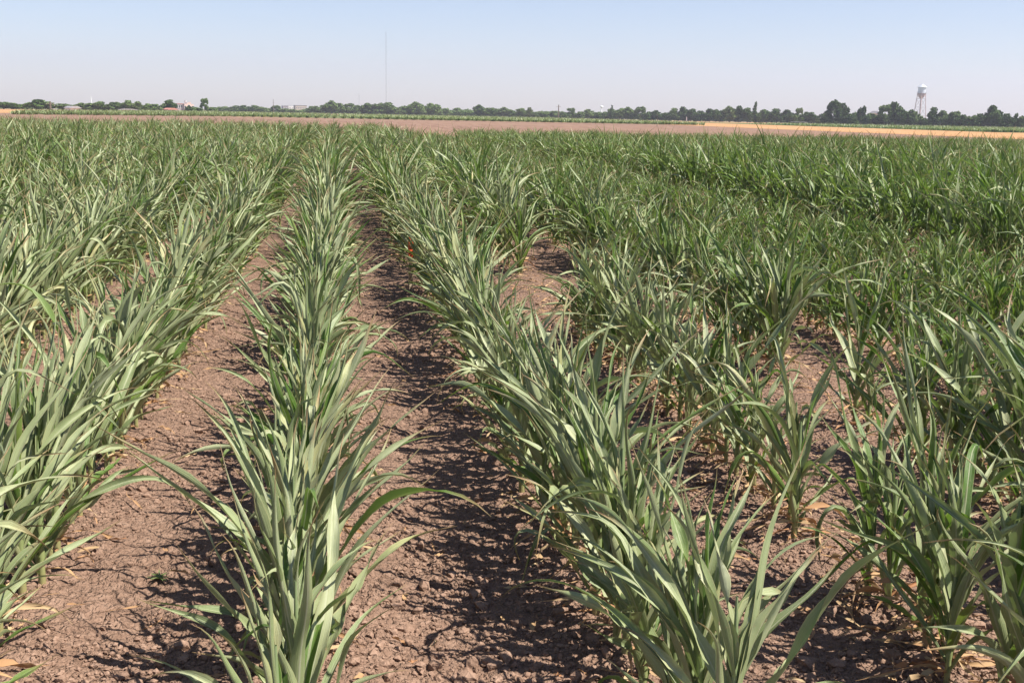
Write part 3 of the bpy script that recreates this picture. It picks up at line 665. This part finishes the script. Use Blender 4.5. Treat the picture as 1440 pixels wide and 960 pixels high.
M_pink = plain('pink_stucco', (.64, .46, .40), .85, 0, .07, .8); M_mauve = plain('grey_pink_stucco', (.36, .30, .31), .85, 0, .08, .8)
M_glass = plain('window_glass', (.05, .06, .08), .15, 0, .2, 1); M_roofg = plain('grey_roof', (.30, .28, .29), .7, 0, .15, 2); M_roofr = plain('red_roof', (.48, .20, .15), .7, 0, .15, 2)
M_cream = plain('cream_wall', (.66, .60, .48), .8, 0, .06, 1); M_tanw = plain('tan_wall', (.50, .40, .33), .85, 0, .08, .5); M_whitew = plain('white_wall', (.80, .76, .72), .7, 0, .04, 1); M_dark = plain('dark_opening', (.04, .035, .035), .8)
M_metal = plain('pale_metal_roof', (.66, .68, .72), .45, .2, .06, 1)
def facing(px_, D_, dz=0):
    x, y = at(px_, D_); return (x, y, 0), -math.atan2(x, y)+dz
def window(parent, x, y, z, w, h_):   # pane set 3 cm proud of the wall, frame round it
    f = MB()
    for a_, b_ in (((x-w/2-.1, y-.07, z-.1), (x-w/2, y, z+h_+.1)), ((x+w/2, y-.07, z-.1), (x+w/2+.1, y, z+h_+.1)), ((x-w/2, y-.07, z+h_), (x+w/2, y, z+h_+.1)), ((x-w/2, y-.09, z-.1), (x+w/2, y, z))): f.box(a_, b_)
    fo = f.build('window', M_whitew, parent); MB().box((x-w/2, y-.03, z), (x+w/2, y-.005, z+h_)).build('pane', M_glass, fo)

# pink mission style building
D0 = 590; loc, rz = facing(259, D0); o = empty('pink_building', loc, rz)
tag(o, 'pink stucco building with stepped gable, small turret and grey-pink wing', 'building')
u = D0/F   # metres in one photo pixel at this distance
h1 = height(264, 146.5, D0); hgb = height(264, 144.3, D0); hw_ = height(253, 146.3, D0)
pts = [(0.3*u, 0), (12.5*u, 0), (12.5*u, h1-.2), (11*u, h1-.2), (11*u, h1), (9*u, h1), (9*u, hgb-.2), (7.6*u, hgb+.15), (6.4*u, hgb+.2), (5*u, hgb-.1), (3.6*u, hgb-.3), (3.6*u, h1), (.3*u, h1)]
MB().prism(pts, 0, 9).build('wall', M_pink, o)
arch = [(3*u, 0), (9.5*u, 0), (9.5*u, 1.6)]+[(6.25*u+3.25*u*math.cos(a_), 1.6+1.15*math.sin(a_)) for a_ in np.linspace(.2, math.pi-.2, 9)]+[(3*u, 1.6)]
MB().prism(arch, -.05, -.01).build('arch_doorway', M_dark, o)
for sx in (1.6, 11): window(o, sx*u, -.01, 1.5, .8, 1.1)
window(o, 6.2*u, -.01, h1-1.1, 1.0, .7)
MB().box((-10.5*u, 1.2, 0), (.3*u, 8, hw_)).build('wing', M_mauve, o)
MB().box((-10.7*u, 1.0, hw_), (.28*u, 8.2, hw_+.22)).build('wing_roof', M_roofr, o)
for sx in (-8.5, -6, -3.5): window(o, sx*u, 1.19, 1.6, .9, 1.3)
trh = height(261, 141.5, D0)
MB().box((.4*u, .3, h1-.3), (3.4*u, 2.2, trh-.6)).build('turret', M_mauve, o)
MB().cyl((1.9*u, 1.25, trh-.6), (1.9*u, 1.25, trh+.3), .85, .05, 4).build('turret_roof', M_roofg, o)

def gable_house(name, px_, D_, wpx, ytop, depth, wall, roof, label, wins=2, eave=.66, dz=.25, door=True):
    loc, rz = facing(px_, D_, dz); o = empty(name, loc, rz); tag(o, label, 'house' if 'house' in name else 'building')
    w = width(wpx, D_); t = height(px_, ytop, D_); e_ = t*eave
    MB().box((-w/2, 0, 0), (w/2, depth, e_)).build('wall', wall, o)
    MB().prism([(-w/2-.3, e_+.01), (w/2+.3, e_+.01), (w/2+.3, e_+.12), (w*.2, t), (-w*.2, t), (-w/2-.3, e_+.12)], -.4, depth+.4).build('roof', roof, o)
    for i in range(wins): window(o, -w/2+w*(i+.6)/(wins+.4), -.005, e_*.38, min(1.0, w*.16), e_*.34)
    if door:
        dd = MB().box((w*.30, -.06, 0), (w*.30+.95, -.005, min(2.0, e_*.8))).build('door', M_dark, o)
        MB().cyl((w*.30+.82, -.12, 1.0), (w*.30+.82, -.06, 1.0), .035, n=8).build('handle', M_metal, dd)
    return o
gable_house('white_house', 106, 385, 12, 149.3, 7, M_whitew, M_roofg, 'small white house with grey roof in front of the left trees', 1, .55)
gable_house('white_shed', 77.5, 385, 3.6, 153.2, 2, M_whitew, M_metal, 'tiny white shed near the brown pole at left', 1, .8, .2, False)
gable_house('red_roofed_house', 243, 385, 11, 152, 6, M_cream, M_roofr, 'low cream house with red roof under the dark round tree', 2, .6)
gable_house('cream_shed', 250, 380, 5, 155.2, 3, M_cream, M_tanw, 'little cream shed right of the red-roofed house', 1, .8, .1, False)
gable_house('long_barn', 181, 390, 22, 153.2, 8, M_tanw, M_roofg, 'long low tan barn under the left trees', 4, .6, .05)
def block(name, px_, D_, wpx, ytop, depth, wall, label, rows, cols, cap=M_roofg):
    loc, rz = facing(px_, D_, .1); o = empty(name, loc, rz); tag(o, label, 'building')
    w = width(wpx, D_); t = height(px_, ytop, D_)
    MB().box((-w/2, 0, 0), (w/2, depth, t-.3)).build('wall', wall, o); MB().box((-w/2-.2, -.2, t-.3), (w/2+.2, depth+.2, t)).build('roof', cap, o)
    for i in range(rows):
        for j in range(cols): window(o, -w/2+w*(j+.5)/cols, -.005, t-2.6-i*3.1, w/cols*.42, 1.3)
    return o
block('flat_building', 423.5, 900, 15, 148.2, 14, M_tanw, 'tan flat-roofed block above the hazy trees left of the mast', 2, 6)
block('white_flat_building', 410, 930, 8, 148.6, 12, M_whitew, 'bright white low block beside the tan flat-roofed block', 1, 4, M_metal)
block('grey_flat_building', 401.5, 920, 7, 148.8, 10, M_mauve, 'small grey block left of the bright white low block', 1, 3)
gable_house('metal_roofed_barn', 1230, 640, 15, 156.2, 10, M_tanw, M_metal, 'barn with pale metal roof showing between trees left of the water tower', 3, .82, -.2)
# pale flat trailer at the end of the stubble
loc, rz = facing(1123, 440); o = empty('flatbed_trailer', loc, rz); tag(o, 'pale flatbed trailer parked at the edge of the windbreak trees', 'trailer')
MB().box((-2.9, -1.1, .75), (2.9, 1.1, .95)).build('deck', M_palew, o)
for sx in (-1.5, 1.5):
    for sy in (-1, .8): MB().cyl((sx, sy, .42), (sx, sy+.22, .42), .42, n=16).build('wheel', M_dark, o)
MB().box((2.9, -.08, .8), (4.1, .08, .92)).build('drawbar', M_steel, o)

# ------------------------------------------------------------------ haze
m = bpy.data.materials.new('haze'); m.use_nodes = True; nt = m.node_tree; nt.nodes.clear()
out = nt.nodes.new('ShaderNodeOutputMaterial'); pv = nt.nodes.new('ShaderNodeVolumePrincipled')
pv.inputs['Color'].default_value = (.86, .84, .97, 1); pv.inputs['Density'].default_value = .00026; pv.inputs['Anisotropy'].default_value = .2
nt.links.new(pv.outputs[0], out.inputs['Volume'])
hz = MB().box((-3300, -300, -1.5), (3300, 3400, 130)).build('haze', m); tag(hz, 'thin pale haze over the fields', 'haze', kind='stuff')

# ------------------------------------------------------------------ light
SUN_AZ, SUN_EL = R(116), R(54)        # clockwise from +y
w = bpy.data.worlds.new('World'); scene.world = w; w.use_nodes = True; nt = w.node_tree
bg = nt.nodes['Background']; sky = nt.nodes.new('ShaderNodeTexSky'); sky.sky_type = 'NISHITA'; sky.sun_disc = False
sky.sun_elevation = SUN_EL; sky.sun_rotation = SUN_AZ; sky.altitude = 900; sky.air_density = 1.0; sky.dust_density = .8; sky.ozone_density = 2.0
tint = N(nt, 'ShaderNodeMix', data_type='RGBA', blend_type='MULTIPLY'); tint.inputs[0].default_value = 1; tint.inputs[7].default_value = (1.02, .975, 1.05, 1)
nt.links.new(sky.outputs[0], tint.inputs[6]); nt.links.new(tint.outputs[2], bg.inputs[0]); bg.inputs[1].default_value = .070
L = bpy.data.lights.new('sun', 'SUN'); L.energy = 5.0; L.angle = R(.55); L.color = (1, .94, .84)
lo = bpy.data.objects.new('sun', L); col.objects.link(lo)
dv = Vector((math.sin(SUN_AZ)*math.cos(SUN_EL), math.cos(SUN_AZ)*math.cos(SUN_EL), math.sin(SUN_EL)))
lo.rotation_euler = dv.to_track_quat('Z', 'Y').to_euler()
vs = scene.view_settings; vs.view_transform = 'Standard'; vs.look = 'None'; vs.gamma = 1; vs.exposure = 1.06; vs.use_curve_mapping = False
scene.render.engine = 'CYCLES'
scene.cycles.volume_bounces = 0; scene.cycles.max_bounces = 5; scene.cycles.diffuse_bounces = 3; scene.cycles.glossy_bounces = 2
